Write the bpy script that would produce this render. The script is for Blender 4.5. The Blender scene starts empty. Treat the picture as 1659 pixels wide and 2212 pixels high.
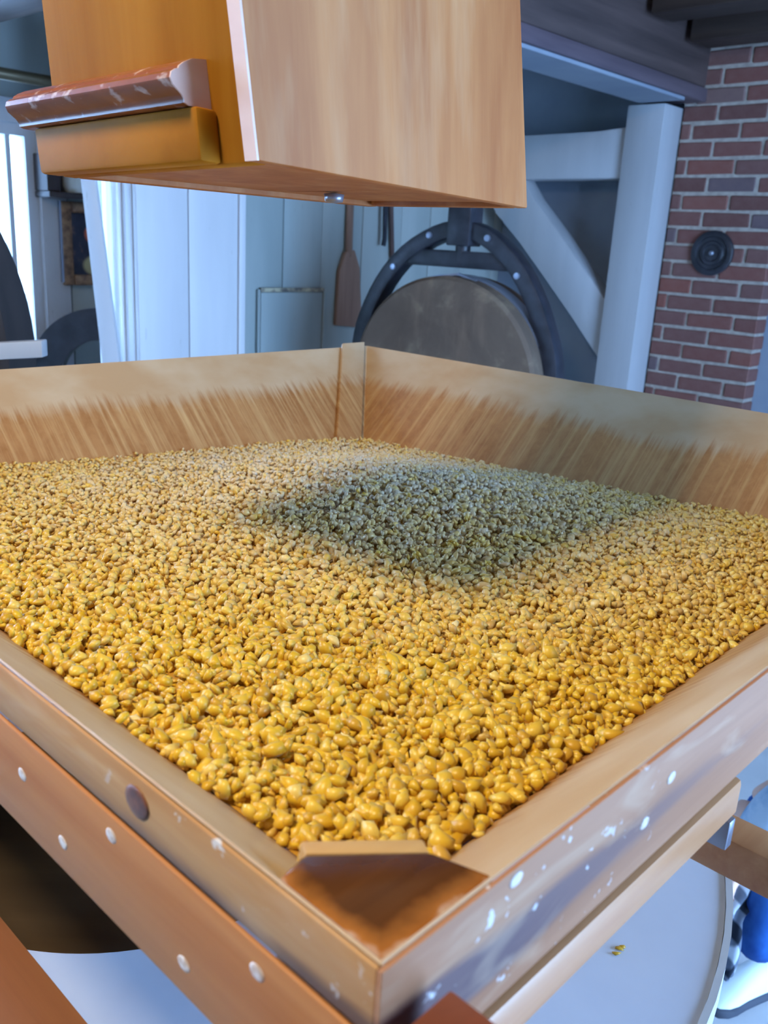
import bpy, bmesh, math, random
import numpy as np
from mathutils import Vector, Matrix

# ------------------------------------------------------------------ camera, sky, lamps, exposure
S = bpy.context.scene
COL = S.collection
W, H, F = 1659.0, 2212.0, 1917.0
CAMZ = 1.35
PITCH, ROLL = 0.298596, 0.0568902
cd = bpy.data.cameras.new('camera'); cam = bpy.data.objects.new('camera', cd); COL.objects.link(cam)
cd.sensor_fit = 'VERTICAL'; cd.sensor_height = 36.0; cd.lens = F / H * 36.0
cd.clip_start = 0.01
cp, sp = math.cos(PITCH), math.sin(PITCH); cr, sr = math.cos(ROLL), math.sin(ROLL)
fw = Vector((0, cp, -sp)); r0 = Vector((1, 0, 0)); u0 = Vector((0, sp, cp))
rt = cr * r0 + sr * u0; up = -sr * r0 + cr * u0
M = Matrix((rt, up, -fw)).transposed().to_4x4(); M.translation = (0, 0, CAMZ)
cam.matrix_world = M
cd.dof.use_dof = True; cd.dof.focus_distance = 0.62; cd.dof.aperture_fstop = 17.0
S.camera = cam
S.view_settings.view_transform = 'Standard'; S.view_settings.look = 'None'
S.view_settings.gamma = 1.0; S.view_settings.use_curve_mapping = False
S.view_settings.exposure = 0.0

wd = bpy.data.worlds.new('sky'); S.world = wd; wd.use_nodes = True
wb = wd.node_tree.nodes['Background']; wb.inputs[0].default_value = (0.31, 0.56, 1.0, 1); wb.inputs[1].default_value = 20.0

YAW = math.radians(47.15158)
E1 = Vector((math.cos(YAW), math.sin(YAW), 0)); E2 = Vector((-math.sin(YAW), math.cos(YAW), 0))
def RM(u, v, z): return E1 * u + E2 * v + Vector((0, 0, z))          # room axes (u along the left wall, v across) to world

def area(name, loc, target, sx, sy, power, color, portal=False):
    ld = bpy.data.lights.new(name, 'AREA'); ld.shape = 'RECTANGLE'; ld.size = sx; ld.size_y = sy
    ld.energy = power; ld.color = color
    o = bpy.data.objects.new(name, ld); COL.objects.link(o)
    o.location = loc; o.rotation_euler = (Vector(target) - Vector(loc)).to_track_quat('-Z', 'Y').to_euler()
    if portal: ld.cycles.is_portal = True
    return o
# warm ceiling lamp over the hopper, up and to the left of the camera
area('ceiling_lamp', (-0.53, 0.02, 2.30), (-0.1, 0.6, 1.1), 0.19, 0.19, 17.5, (1.0, 0.86, 0.60))
# window, doorway and an added unseen window, as light portals onto the sky
area('added_window_portal', RM(-0.65, 3.04, 1.62), RM(-0.65, 0, 1.62), 2.5, 1.6, 1.0, (1, 1, 1), True)
area('window_portal', RM(1.05, 3.04, 1.34), RM(1.05, 0, 1.34), 0.6, 0.80, 1.0, (1, 1, 1), True)
area('door_portal', RM(1.6, -1.66, 1.1), RM(1.6, 0, 1.1), 1.8, 2.2, 1.0, (1, 1, 1), True)

# ------------------------------------------------------------------ helpers
random.seed(7); rng = np.random.default_rng(7)

def px(u, v):
    return rt * ((u - W / 2) / F) + up * (-(v - H / 2) / F) + fw
def at_y(u, v, y):
    d = px(u, v); p = d * (y / d.y); p.z += CAMZ; return p
def on_wall(u, v, wv):                                                  # point of the pixel on the plane v = wv, as (u, v, z)
    d = px(u, v); p = d * (wv / d.dot(E2)); return Vector((p.dot(E1), p.dot(E2), p.z + CAMZ))
def on_end(u, v, wu):
    d = px(u, v); p = d * (wu / d.dot(E1)); return Vector((p.dot(E1), p.dot(E2), p.z + CAMZ))

def tag(o, label=None, cat=None, group=None, kind=None):
    if label: o['label'] = label
    if cat: o['category'] = cat
    if group: o['group'] = group
    if kind: o['kind'] = kind
    return o
def empty(name, loc=(0, 0, 0), rz=0.0):
    o = bpy.data.objects.new(name, None); COL.objects.link(o)
    o.location = loc; o.rotation_euler = (0, 0, rz); o.empty_display_size = .05
    return o

class MB:
    def __init__(s): s.bm = bmesh.new()
    def box(s, x0, x1, y0, y1, z0, z1):
        return s.prism([(x0, y0), (x1, y0), (x1, y1), (x0, y1)], z0, z1)
    def prism(s, poly, a, b, axis='z'):
        f = {'z': lambda p, t: (p[0], p[1], t), 'y': lambda p, t: (p[0], t, p[1]), 'x': lambda p, t: (t, p[0], p[1])}[axis]
        A = [s.bm.verts.new(f(p, a)) for p in poly]; B = [s.bm.verts.new(f(p, b)) for p in poly]
        n = len(poly)
        s.bm.faces.new(A[::-1]); s.bm.faces.new(B)
        for i in range(n): s.bm.faces.new((A[i], A[(i + 1) % n], B[(i + 1) % n], B[i]))
        return s
    def hexa(s, bot, top):
        A = [s.bm.verts.new(p) for p in bot]; B = [s.bm.verts.new(p) for p in top]
        n = len(bot); s.bm.faces.new(A[::-1]); s.bm.faces.new(B)
        for i in range(n): s.bm.faces.new((A[i], A[(i + 1) % n], B[(i + 1) % n], B[i]))
        return s
    def sweep(s, path, prof, up=(0, 0, 1), closed=False):
        """profile (list of (a,b)) swept along path; a along side, b along up"""
        path = [Vector(p) for p in path]; upv = Vector(up); rings = []; n = len(path)
        for i, p in enumerate(path):
            if closed: t = path[(i + 1) % n] - path[i - 1]
            else: t = path[min(i + 1, n - 1)] - path[max(i - 1, 0)]
            t.normalize(); sd = t.cross(upv)
            if sd.length < 1e-4: sd = t.cross(Vector((1, 0.1, 0)))
            sd.normalize(); w = sd.cross(t)
            rings.append([s.bm.verts.new(p + sd * a + w * b) for a, b in prof])
        m = len(prof)
        for i in range(n if closed else n - 1):
            A, B = rings[i], rings[(i + 1) % n]
            for k in range(m): s.bm.faces.new((A[k], A[(k + 1) % m], B[(k + 1) % m], B[k]))
        if not closed: s.bm.faces.new(rings[0][::-1]); s.bm.faces.new(rings[-1])
        return s
    def tube(s, path, r, n=12, up=(0, 0, 1), closed=False):
        return s.sweep(path, [(r * math.cos(2 * math.pi * k / n), r * math.sin(2 * math.pi * k / n)) for k in range(n)], up, closed)
    def lathe(s, prof, n=32, M=None):
        M = M or Matrix.Identity(4); rings = []
        for r, z in prof:
            if r < 1e-6: rings.append([s.bm.verts.new(M @ Vector((0, 0, z)))])
            else: rings.append([s.bm.verts.new(M @ Vector((r * math.cos(2 * math.pi * k / n), r * math.sin(2 * math.pi * k / n), z))) for k in range(n)])
        for A, B in zip(rings, rings[1:]):
            for k in range(n):
                q = [A[k % len(A)], A[(k + 1) % len(A)], B[(k + 1) % len(B)], B[k % len(B)]]
                q2 = []
                [q2.append(x) for x in q if x not in q2]
                if len(q2) > 2: s.bm.faces.new(q2)
        return s
    def ball(s, c, r, sc=(1, 1, 1), sub=2):
        m = Matrix.Translation(c) @ Matrix.Diagonal((r * sc[0], r * sc[1], r * sc[2], 1))
        bmesh.ops.create_icosphere(s.bm, subdivisions=sub, radius=1, matrix=m); return s
    def build(s, name, mat, parent=None, bevel=0.0, smooth=False, loc=None, rz=None, seg=2):
        bmesh.ops.recalc_face_normals(s.bm, faces=s.bm.faces[:])
        if bevel:
            ed = [e for e in s.bm.edges if len(e.link_faces) == 2 and e.calc_face_angle(0) > .5]
            bmesh.ops.bevel(s.bm, geom=ed, offset=bevel, segments=seg, profile=.5, affect='EDGES', clamp_overlap=True)
        me = bpy.data.meshes.new(name); s.bm.to_mesh(me); s.bm.free()
        if smooth or bevel:
            me.polygons.foreach_set('use_smooth', [True] * len(me.polygons))
            if bevel or smooth == 'auto': me.set_sharp_from_angle(angle=.7)
        me.materials.append(mat)
        o = bpy.data.objects.new(name, me); COL.objects.link(o)
        if parent is not None: o.parent = parent
        if loc is not None: o.location = loc
        if rz is not None: o.rotation_euler = (0, 0, rz)
        return o
def box(x0, x1, y0, y1, z0, z1): return MB().box(min(x0, x1), max(x0, x1), min(y0, y1), max(y0, y1), min(z0, z1), max(z0, z1))

# ------------------------------------------------------------------ materials
def lin(r, g, b): return tuple(((c / 255) / 12.92 if c / 255 <= .04045 else ((c / 255 + .055) / 1.055) ** 2.4) for c in (r, g, b)) + (1,)
class Mat:
    def __init__(s, name, rough=.5, spec=.5, metal=0.0):
        s.m = bpy.data.materials.new(name); s.m.use_nodes = True; s.t = s.m.node_tree
        s.b = s.t.nodes['Principled BSDF']; s.b.inputs['Roughness'].default_value = rough
        s.b.inputs['Specular IOR Level'].default_value = spec; s.b.inputs['Metallic'].default_value = metal
        s.tc = None
    def n(s, typ, **kw):
        x = s.t.nodes.new(typ)
        for k, v in kw.items(): setattr(x, k, v)
        return x
    def L(s, a, b): s.t.links.new(a, b)
    def coord(s, scale=(1, 1, 1), rot=(0, 0, 0), which='Object'):
        if s.tc is None: s.tc = s.n('ShaderNodeTexCoord')
        mp = s.n('ShaderNodeMapping'); mp.inputs['Scale'].default_value = scale; mp.inputs['Rotation'].default_value = rot
        s.L(s.tc.outputs[which], mp.inputs[0]); return mp.outputs[0]
    def noise(s, co, scale=5, detail=4, rough=.55, dist=0.0):
        x = s.n('ShaderNodeTexNoise'); x.inputs['Scale'].default_value = scale; x.inputs['Detail'].default_value = detail
        x.inputs['Roughness'].default_value = rough; x.inputs['Distortion'].default_value = dist
        s.L(co, x.inputs['Vector']); return x.outputs[0]
    def ramp(s, fac, stops, interp='LINEAR'):
        x = s.n('ShaderNodeValToRGB'); x.color_ramp.interpolation = interp; e = x.color_ramp.elements
        while len(e) < len(stops): e.new(.5)
        for q, (p, c) in zip(e, stops): q.position = p; q.color = c
        s.L(fac, x.inputs[0]); return x.outputs[0]
    def step(s, fac, a, b):
        x = s.n('ShaderNodeMapRange'); x.inputs[1].default_value = a; x.inputs[2].default_value = b; s.L(fac, x.inputs[0]); return x.outputs[0]
    def math(s, op, a, b=None):
        x = s.n('ShaderNodeMath', operation=op)
        for i, v in enumerate((a, b)):
            if v is None: continue
            if isinstance(v, (int, float)): x.inputs[i].default_value = v
            else: s.L(v, x.inputs[i])
        return x.outputs[0]
    def mix(s, fac, a, b, mode='MIX'):
        x = s.n('ShaderNodeMix', data_type='RGBA', blend_type=mode)
        if isinstance(fac, (int, float)): x.inputs[0].default_value = fac
        else: s.L(fac, x.inputs[0])
        for i, v in ((6, a), (7, b)):
            if isinstance(v, tuple): x.inputs[i].default_value = v
            else: s.L(v, x.inputs[i])
        return x.outputs[2]
    def xyz(s, which='Object'):
        if s.tc is None: s.tc = s.n('ShaderNodeTexCoord')
        x = s.n('ShaderNodeSeparateXYZ'); s.L(s.tc.outputs[which], x.inputs[0]); return x.outputs
    def color(s, c):
        if isinstance(c, tuple): s.b.inputs['Base Color'].default_value = c
        else: s.L(c, s.b.inputs['Base Color'])
        return s
    def bump(s, h, strength=.3, dist=.002):
        x = s.n('ShaderNodeBump'); x.inputs['Strength'].default_value = strength; x.inputs['Distance'].default_value = dist
        s.L(h, x.inputs['Height']); s.L(x.outputs[0], s.b.inputs['Normal']); return s

def wood(name, dark, light, axis=0, fine=60, rough=.42, stains=None, spec=.5, var=.3):
    """grain runs along axis; stains(mat, colour) may lay wear over the grain"""
    m = Mat(name, rough, spec)
    sc = [fine] * 3; sc[axis] = fine * .05
    g = m.noise(m.coord(tuple(sc)), 1.0, 5, .6, .4)
    sc2 = [9] * 3; sc2[axis] = 1.0
    b = m.noise(m.coord(tuple(sc2)), 1.0, 3, .5, 1.2)
    f = m.math('ADD', m.math('MULTIPLY', g, .6), m.math('MULTIPLY', b, .5))
    c = m.ramp(f, [(.38, dark), (.68, light)])
    oi = m.n('ShaderNodeObjectInfo')
    c = m.mix(m.math('MULTIPLY', oi.outputs['Random'], var), c, dark)
    if stains: c = stains(m, c)
    m.color(c); m.bump(g, .25, .001)
    return m.m

TAN, ORANGE = lin(196, 140, 88), lin(150, 82, 34)
DUST = lin(200, 172, 138); PALE = lin(214, 206, 200)

def funnel_stain(m, c, sc=(95, 0, 5)):
    x, y, z = m.xyz()
    st = m.noise(m.coord(sc), 1.0, 4, .7)
    st2 = m.noise(m.coord((7, 7, 5)), 1.0, 2, .5)
    h = m.math('ADD', z, m.math('ADD', m.math('MULTIPLY', st, .050), m.math('MULTIPLY', st2, .030)))
    d = m.step(h, -.012, .002)                                        # dust lies above the line the grain has rubbed clean
    blot = m.noise(m.coord((13, 13, 30)), 1.0, 3, .5)
    dust = m.mix(m.step(blot, .35, .68), lin(188, 152, 112), DUST)
    clean = m.mix(m.step(st, .46, .72), c, lin(205, 165, 112))
    return m.mix(d, clean, dust)
M_FUNNEL = wood('funnel_wood', lin(158, 106, 60), lin(184, 134, 84), 2, 90, .42, funnel_stain)
M_FUNNELY = wood('funnel_wood_cross', lin(158, 106, 60), lin(184, 134, 84), 2, 90, .42, lambda m, c: funnel_stain(m, c, (0, 95, 5)))

def worn(m, c):                                                        # bare wear, pale chips and blue-black stain near the near corner
    x, y, z = m.xyz()
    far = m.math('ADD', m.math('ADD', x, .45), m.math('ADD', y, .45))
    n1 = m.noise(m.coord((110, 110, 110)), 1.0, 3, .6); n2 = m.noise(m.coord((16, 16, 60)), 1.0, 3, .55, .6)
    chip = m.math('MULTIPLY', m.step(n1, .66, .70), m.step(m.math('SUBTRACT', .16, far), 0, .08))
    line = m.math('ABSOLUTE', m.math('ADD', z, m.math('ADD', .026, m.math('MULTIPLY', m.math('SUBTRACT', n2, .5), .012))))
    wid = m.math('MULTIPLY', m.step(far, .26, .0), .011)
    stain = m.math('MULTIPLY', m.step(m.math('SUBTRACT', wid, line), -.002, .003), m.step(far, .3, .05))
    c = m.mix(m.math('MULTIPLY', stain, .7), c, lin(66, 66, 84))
    c = m.mix(m.math('MULTIPLY', m.step(n2, .52, .75), .45), c, lin(214, 182, 150))
    return m.mix(m.math('MULTIPLY', chip, .85), c, lin(226, 222, 220))
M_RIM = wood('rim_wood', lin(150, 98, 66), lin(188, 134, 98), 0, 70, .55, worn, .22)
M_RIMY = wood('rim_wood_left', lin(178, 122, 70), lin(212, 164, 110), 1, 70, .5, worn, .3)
M_RAIL = wood('rail_wood', lin(176, 112, 68), lin(210, 156, 110), 0, 60, .38)
M_RAILY = wood('rail_wood_left', lin(176, 108, 58), lin(206, 144, 90), 1, 60, .5, None, .3)
M_RED = wood('red_wood', lin(104, 50, 26), lin(142, 74, 42), 2, 50, .35)
def blk(m, c):
    x, y, z = m.xyz()
    n1 = m.noise(m.coord((60, 60, 60)), 1.0, 4, .6)
    e = m.math('MINIMUM', m.math('ADD', x, .4505), m.math('ADD', y, .4505))
    e = m.math('ADD', e, m.math('MULTIPLY', n1, .012))
    c = m.mix(m.step(e, .0175, .0095), c, lin(170, 104, 44))
    return m.mix(m.step(e, .0105, .0065), c, lin(222, 214, 204))
M_BLOCK = wood('block_wood', lin(66, 34, 14), lin(96, 54, 22), 0, 60, .18, blk)
M_LIP = wood('dusty_lip', lin(186, 138, 80), lin(206, 162, 100), 0, 60, .5)
M_KNOT = Mat('knot', .4); M_KNOT.color(M_KNOT.ramp(M_KNOT.noise(M_KNOT.coord((90, 90, 90)), 1, 3), [(.35, lin(84, 46, 30)), (.65, lin(146, 88, 56))])); M_KNOT = M_KNOT.m
M_NAIL = Mat('worn_nail', .5); M_NAIL.color(M_NAIL.ramp(M_NAIL.noise(M_NAIL.coord((300, 300, 300)), 1, 3), [(.4, lin(196, 170, 150)), (.6, lin(226, 216, 210))])); M_NAIL = M_NAIL.m
def chute_stain(m, c):
    n1 = m.noise(m.coord((40, 40, 5)), 1.0, 4, .6)
    return m.mix(m.math('MULTIPLY', m.step(n1, .5, .75), .45), c, lin(188, 142, 100))
M_CHUTE = wood('chute_wood', lin(146, 80, 36), lin(182, 118, 66), 2, 34, .6, chute_stain, .25)
M_CHUTEO = wood('chute_front_wood', lin(146, 86, 18), lin(178, 118, 38), 2, 30, .7, lambda m, c: c, .03)
M_BLOCKO = wood('chute_block_wood', lin(150, 92, 18), lin(176, 114, 28), 0, 30, .6, None, .05)
M_MOULD = wood('moulding_wood', lin(120, 62, 30), lin(156, 88, 48), 0, 40, .26, lambda m, c: m.mix(m.math('MULTIPLY', m.step(m.noise(m.coord((60, 120, 120)), 1, 3), .6, .7), .6), c, lin(216, 190, 176)))
M_EDGE = Mat('pale_board_edge', .4); M_EDGE.color(M_EDGE.ramp(M_EDGE.noise(M_EDGE.coord((20, 20, 40)), 1, 3), [(.3, lin(206, 166, 146)), (.7, lin(222, 190, 174))])); M_EDGE = M_EDGE.m
def white_paint(name, a, b, rough=.5, streak=(6, 6, .8)):
    m = Mat(name, rough, .5)
    n = m.noise(m.coord(streak), 1.0, 4, .6); n2 = m.noise(m.coord((60, 60, 12)), 1.0, 3, .6)
    c = m.ramp(n, [(.3, a), (.7, b)])
    c = m.mix(m.math('MULTIPLY', m.step(n2, .68, .74), .4), c, lin(150, 146, 140))
    m.color(c); m.bump(n2, .15, .002); return m.m
M_WALL = white_paint('painted_boards', lin(156, 162, 156), lin(172, 176, 170))
M_WHITE = white_paint('white_paint', lin(180, 180, 182), lin(196, 195, 196), .42)
M_GLOSS = white_paint('gloss_white_paint', lin(186, 182, 182), lin(206, 202, 202), .16)
M_PLASTER = white_paint('grey_plaster', lin(126, 136, 152), lin(150, 158, 168), .7, (2, 2, 2))
M_CEIL = wood('dark_ceiling_wood', lin(50, 38, 32), lin(78, 62, 54), 1, 30, .6)
M_BEAM = wood('dark_beam_wood', lin(66, 54, 52), lin(96, 78, 74), 0, 30, .55)
M_FLOOR = Mat('grey_floor', .55); M_FLOOR.color(M_FLOOR.ramp(M_FLOOR.noise(M_FLOOR.coord((3, 3, 3)), 1, 5), [(.3, lin(176, 172, 170)), (.7, lin(200, 196, 194))])); M_FLOOR = M_FLOOR.m
M_COVER = Mat('cover_paint', .42); M_COVER.color(M_COVER.ramp(M_COVER.noise(M_COVER.coord((5, 5, 5)), 1, 5), [(.3, lin(186, 194, 212)), (.7, lin(206, 212, 226))])); M_COVER = M_COVER.m
def brickmat():
    m = Mat('brick', .8, .2); oi = m.n('ShaderNodeObjectInfo')
    c = m.ramp(oi.outputs['Random'], [(0, lin(98, 60, 56)), (.25, lin(124, 72, 64)), (.5, lin(110, 74, 70)), (.72, lin(132, 72, 60)), (.88, lin(120, 94, 90)), (1, lin(84, 76, 88))])
    n = m.noise(m.coord((30, 30, 30)), 1, 4, .6)
    c = m.mix(m.math('MULTIPLY', n, .35), c, lin(160, 132, 122))
    m.color(c); m.bump(n, .4, .004); return m.m
M_BRICK = brickmat()
M_MORTAR = Mat('mortar', .9, .1); M_MORTAR.color(M_MORTAR.ramp(M_MORTAR.noise(M_MORTAR.coord((40, 40, 40)), 1, 3), [(.3, lin(160, 148, 138)), (.7, lin(186, 174, 162))])); M_MORTAR = M_MORTAR.m
M_IRON = Mat('black_iron', .45, .5); M_IRON.color(M_IRON.ramp(M_IRON.noise(M_IRON.coord((20, 20, 20)), 1, 4), [(.3, lin(30, 30, 36)), (.7, lin(54, 54, 62))])); M_IRON = M_IRON.m
M_STEEL = Mat('grey_steel', .35, .5, .7); M_STEEL.color(lin(150, 156, 170)); M_STEEL = M_STEEL.m
def stonemat():
    m = Mat('millstone_stone', .85, .2)
    n = m.noise(m.coord((5, 5, 5)), 1, 6, .65, .5); n2 = m.noise(m.coord((14, 14, 3)), 1, 4, .6)
    c = m.ramp(n, [(.3, lin(98, 82, 70)), (.55, lin(112, 94, 80)), (.75, lin(150, 130, 106))])
    c = m.mix(m.math('MULTIPLY', m.step(n2, .5, .7), .4), c, lin(150, 122, 100))
    m.color(c); m.bump(n, .5, .01); return m.m
M_STONE = stonemat()
M_PADDLE = wood('paddle_wood', lin(132, 96, 78), lin(164, 126, 104), 2, 40, .6)
M_DARKWOOD = wood('dark_disc_wood', lin(42, 36, 36), lin(66, 56, 54), 2, 20, .5)
M_RUST = Mat('rusty_rod', .7); M_RUST.color(M_RUST.ramp(M_RUST.noise(M_RUST.coord((30, 30, 10)), 1, 4), [(.3, lin(58, 42, 40)), (.7, lin(96, 70, 62))])); M_RUST = M_RUST.m
M_BRASS = Mat('dark_pipe', .35, .5, .6); M_BRASS.color(lin(96, 86, 66)); M_BRASS = M_BRASS.m
M_GOLD = Mat('picture_frame', .4, .5, .2); M_GOLD.color(M_GOLD.ramp(M_GOLD.noise(M_GOLD.coord((50, 50, 50)), 1, 3), [(.3, lin(92, 66, 48)), (.7, lin(156, 118, 84))])); M_GOLD = M_GOLD.m
M_GLASS = Mat('window_glass', .02); M_GLASS.b.inputs['Transmission Weight'].default_value = 1.0; M_GLASS.b.inputs['IOR'].default_value = 1.05; M_GLASS = M_GLASS.m
M_JAR = Mat('milky_jar', .15); M_JAR.color(lin(200, 208, 206)); M_JAR = M_JAR.m
M_MORTARDARK = Mat('deep_gap', .9); M_MORTARDARK.color(lin(40, 38, 44)); M_MORTARDARK = M_MORTARDARK.m

# ------------------------------------------------------------------ the room
VA, UB = 2.9, 3.9            # left wall plane (v), far wall plane (u)
CEIL = 2.5
def st(name, mb, mat, parent=None, **k):
    o = mb.build(name, mat, parent, rz=YAW if parent is None else None, **k)
    if parent is None: o['kind'] = 'structure'
    return o
UMIN, VMIN = -2.0, -1.6
st('floor', box(UMIN, 4.6, VMIN, VA + .1, -.06, 0), M_FLOOR)
st('ceiling', box(UMIN, 4.6, VMIN, VA + .1, CEIL, CEIL + .05), M_CEIL)
# left wall: vertical painted boards round a window
wu1 = on_wall(50, 420, VA).x + .05; wu0 = wu1 - .55
wz1 = on_wall(49, 268, VA).z; wz0 = on_wall(78, 790, VA).z - .05
wl = st('wall_left', MB().box(UMIN, -1.9, VA + .03, VA + .09, 0, CEIL).box(.6, wu0, VA + .03, VA + .09, 0, CEIL).box(-1.9, .6, VA + .03, VA + .09, 0, .82).box(-1.9, .6, VA + .03, VA + .09, 2.42, CEIL).box(wu1, 4.3, VA + .03, VA + .09, 0, CEIL)
        .box(wu0, wu1, VA + .03, VA + .09, 0, wz0).box(wu0, wu1, VA + .03, VA + .09, wz1, CEIL), M_WALL)
u = wu1 + .098; k = 0
wid = [.195, .25, .22, .26, .21, .24, .25, .2, .24, .26, .22, .24]
while u < UB - .02:
    w = min(wid[k % len(wid)], UB - u); k += 1
    box(u + .002, u + w - .002, VA - .002 * (k % 2), VA + .031, 0, CEIL - .002).build('plank', M_WALL, wl, bevel=.002)
    u += w
w2 = st('added_window', MB().box(-1.9, -1.86, VA + .02, VA + .08, .82, 2.42).box(.56, .6, VA + .02, VA + .08, .82, 2.42).box(-1.86, .56, VA + .02, VA + .08, .82, .86).box(-1.86, .56, VA + .02, VA + .08, 2.38, 2.42), M_WHITE)  # added tall window out of view, brings more daylight onto the corn
box(-.66, -.64, VA + .03, VA + .07, .86, 2.38).build('muntin', M_WHITE, w2)
for a, b in ((-1.86, -.66), (-.64, .56)): box(a + .001, b - .001, VA + .045, VA + .048, .86, 2.38).build('pane', M_GLASS, w2)
wn = st('window_1', MB().box(wu0 - .0, wu0 + .035, VA + .0, VA + .06, wz0, wz1).box(wu1 - .035, wu1, VA, VA + .06, wz0, wz1)
        .box(wu0 + .035, wu1 - .035, VA, VA + .06, wz0, wz0 + .035).box(wu0 + .035, wu1 - .035, VA, VA + .06, wz1 - .035, wz1), M_WHITE)
wm = [wu1 - .085, wu1 - .32]
for x in wm: box(x - .008, x + .008, VA + .01, VA + .05, wz0 + .035, wz1 - .035).build('muntin', M_WHITE, wn)
zm = (wz0 + wz1) / 2
edges = [wu0 + .035] + sorted(wm) + [wu1 - .035]
for a, b in zip(edges, edges[1:]): box(a + .004, b - .004, VA + .028, VA + .031, wz0 + .03, wz1 - .03).build('pane', M_GLASS, wn)
box(wu1, wu1 + .088, VA - .018, VA + .03, wz0 - .07, wz1 + .07).build('casing', M_WHITE, wn, bevel=.003)
box(wu0 - .08, wu1, VA - .018, VA + .03, wz1, wz1 + .07).build('casing', M_WHITE, wn, bevel=.003)
box(wu0 - .08, wu1, VA - .03, VA + .03, wz0 - .07, wz0).build('sill', M_WHITE, wn, bevel=.003)
# far wall (plaster infill behind the timber frame)
st('wall_right', box(UB, UB + .08, VMIN, VA + .03, 0, CEIL), M_PLASTER)
st('wall_back', box(UMIN - .08, UMIN, VMIN, VA + .09, 0, CEIL), M_WALL)
st('wall_front', MB().box(UMIN, .7, VMIN - .08, VMIN, 0, CEIL).box(2.5, 4.6, VMIN - .08, VMIN, 0, CEIL).box(.7, 2.5, VMIN - .08, VMIN, 2.2, CEIL), M_WALL)
# joists and the dark beam
for (qx, qy, uj, lab) in ((1560, 92, 3.62, 'dark rough joist just before the top of the brick chimney'), (1560, 22, 3.30, 'dark rough joist above and before the one at the chimney top')):
    jz = on_end(qx, qy, uj).z
    o = box(-.08, .08, VMIN + .01, 1.82, 0, CEIL - jz - .002).build('ceiling_joist', M_CEIL, None, bevel=.008, loc=RM(uj, 0, jz), rz=YAW)
    tag(o, lab, 'joist', 'joists under the ceiling')
jz = on_wall(20, 30, 2.5).z
o = box(-.10, .10, -.35, .35, 0, CEIL - jz - .002).build('ceiling_joist', M_CEIL, None, bevel=.03, loc=RM(on_wall(-10, 30, 2.5).x, 2.5, jz), rz=YAW)
tag(o, 'dark rounded beam end over the long metal shaft', 'joist', 'joists under the ceiling')
bz = on_wall(1470, 205, 1.85).z
o = empty('ceiling_beam', RM(2.2, 1.85, bz), YAW)
tag(o, 'heavy dark beam with pale underside running to the white corner post', 'beam')
box(-2.2, UB - 2.2 - .1, .0, .24, .055, .385).build('beam', M_BEAM, o, bevel=.006)
box(-2.2, UB - 2.2 - .1, -.012, .24, .0, .052).build('lower_edge', wood('beam_edge', lin(78, 66, 74), lin(108, 92, 98), 0, 25, .5), o, bevel=.005)
tag(box(-2.2, UB - 2.2 - .27, .0, .20, -.014, -.002).build('soffit', M_PLASTER, o), 'whitewashed board under the dark beam')

# timber frame
FU = 3.63
fr = empty('timber_frame', RM(FU, 2.0, 0), YAW)
tag(fr, 'white painted timber frame of post, cross rail and brace beside chimney', 'frame')
def fy(v): return v - 2.0
box(0, .16, fy(1.93), fy(2.10), 0, bz - .02).build('post', M_WHITE, fr, bevel=.004)
box(.1635, .172, fy(1.945), fy(2.08), 0, bz - .02).build('dark_gap', M_MORTARDARK, fr)
zg1 = on_end(1345, 275, FU + .02).z; zg0 = on_end(1340, 385, FU + .02).z
MB().prism([(fy(2.10), zg0), (fy(2.10), zg1), (fy(2.25), zg1 - .012), (fy(2.89), zg1 - .02), (fy(2.89), zg0 - .005)], .02, .15, 'x').build('cross_rail', M_WHITE, fr, bevel=.003)
def fp(q): p = on_end(q[0], q[1], FU + .02); return (fy(p.y), p.z)
up_e = [fp((1150, 430)), fp((1200, 497)), fp((1250, 570)), fp((1307, 650))]; lo_e = [fp((1290, 775)), fp((1235, 690)), fp((1180, 610)), fp((1120, 525)), fp((1068, 460))]
bp = [(up_e[0][0] + .075, zg0 + .001)] + up_e + [(fy(2.10), fp((1300, 780))[1])] + lo_e + [(min(lo_e[-1][0] + .11, fy(2.888)), zg0 + .001)]
MB().prism(bp, .03, .13, 'x').build('brace', M_WHITE, fr, bevel=.003)

# chimney: individual bricks on a mortar core
CU, CV0, CV1 = 3.80, 1.47, 1.935
ch = empty('brick_chimney', RM(CU, (CV0 + CV1) / 2, 0), YAW)
tag(ch, 'red brick chimney with pale mortar rising beside the white corner post', 'chimney')
hw = (CV1 - CV0) / 2
box(.005, .55, -hw + .005, hw, 0, CEIL - .01).build('mortar_core', M_MORTAR, ch)
def brickmesh(l, d, h, seed):
    r = random.Random(seed); m = MB().box(-l / 2, l / 2, -d / 2, d / 2, -h / 2, h / 2)
    for v in m.bm.verts: v.co += Vector((r.uniform(-1, 1), 0, r.uniform(-1, 1))) * .0022
    bmesh.ops.bevel(m.bm, geom=m.bm.edges[:], offset=.004, segments=1, affect='EDGES')
    me = bpy.data.meshes.new('brick'); m.bm.to_mesh(me); m.bm.free(); me.materials.append(M_BRICK); return me
LB, HB, JT, DB = .198, .0565, .013, .10
full = [brickmesh(LB, DB, HB, i) for i in range(4)]; half = [brickmesh(.095, DB, HB, 10 + i) for i in range(3)]
cache = {}
def put_brick(me, x, y, z, rz):
    o = bpy.data.objects.new('brick', me); COL.objects.link(o); o.parent = ch
    o.location = (x, y, z); o.rotation_euler = (0, 0, rz)
z = .012; c = 0
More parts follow.
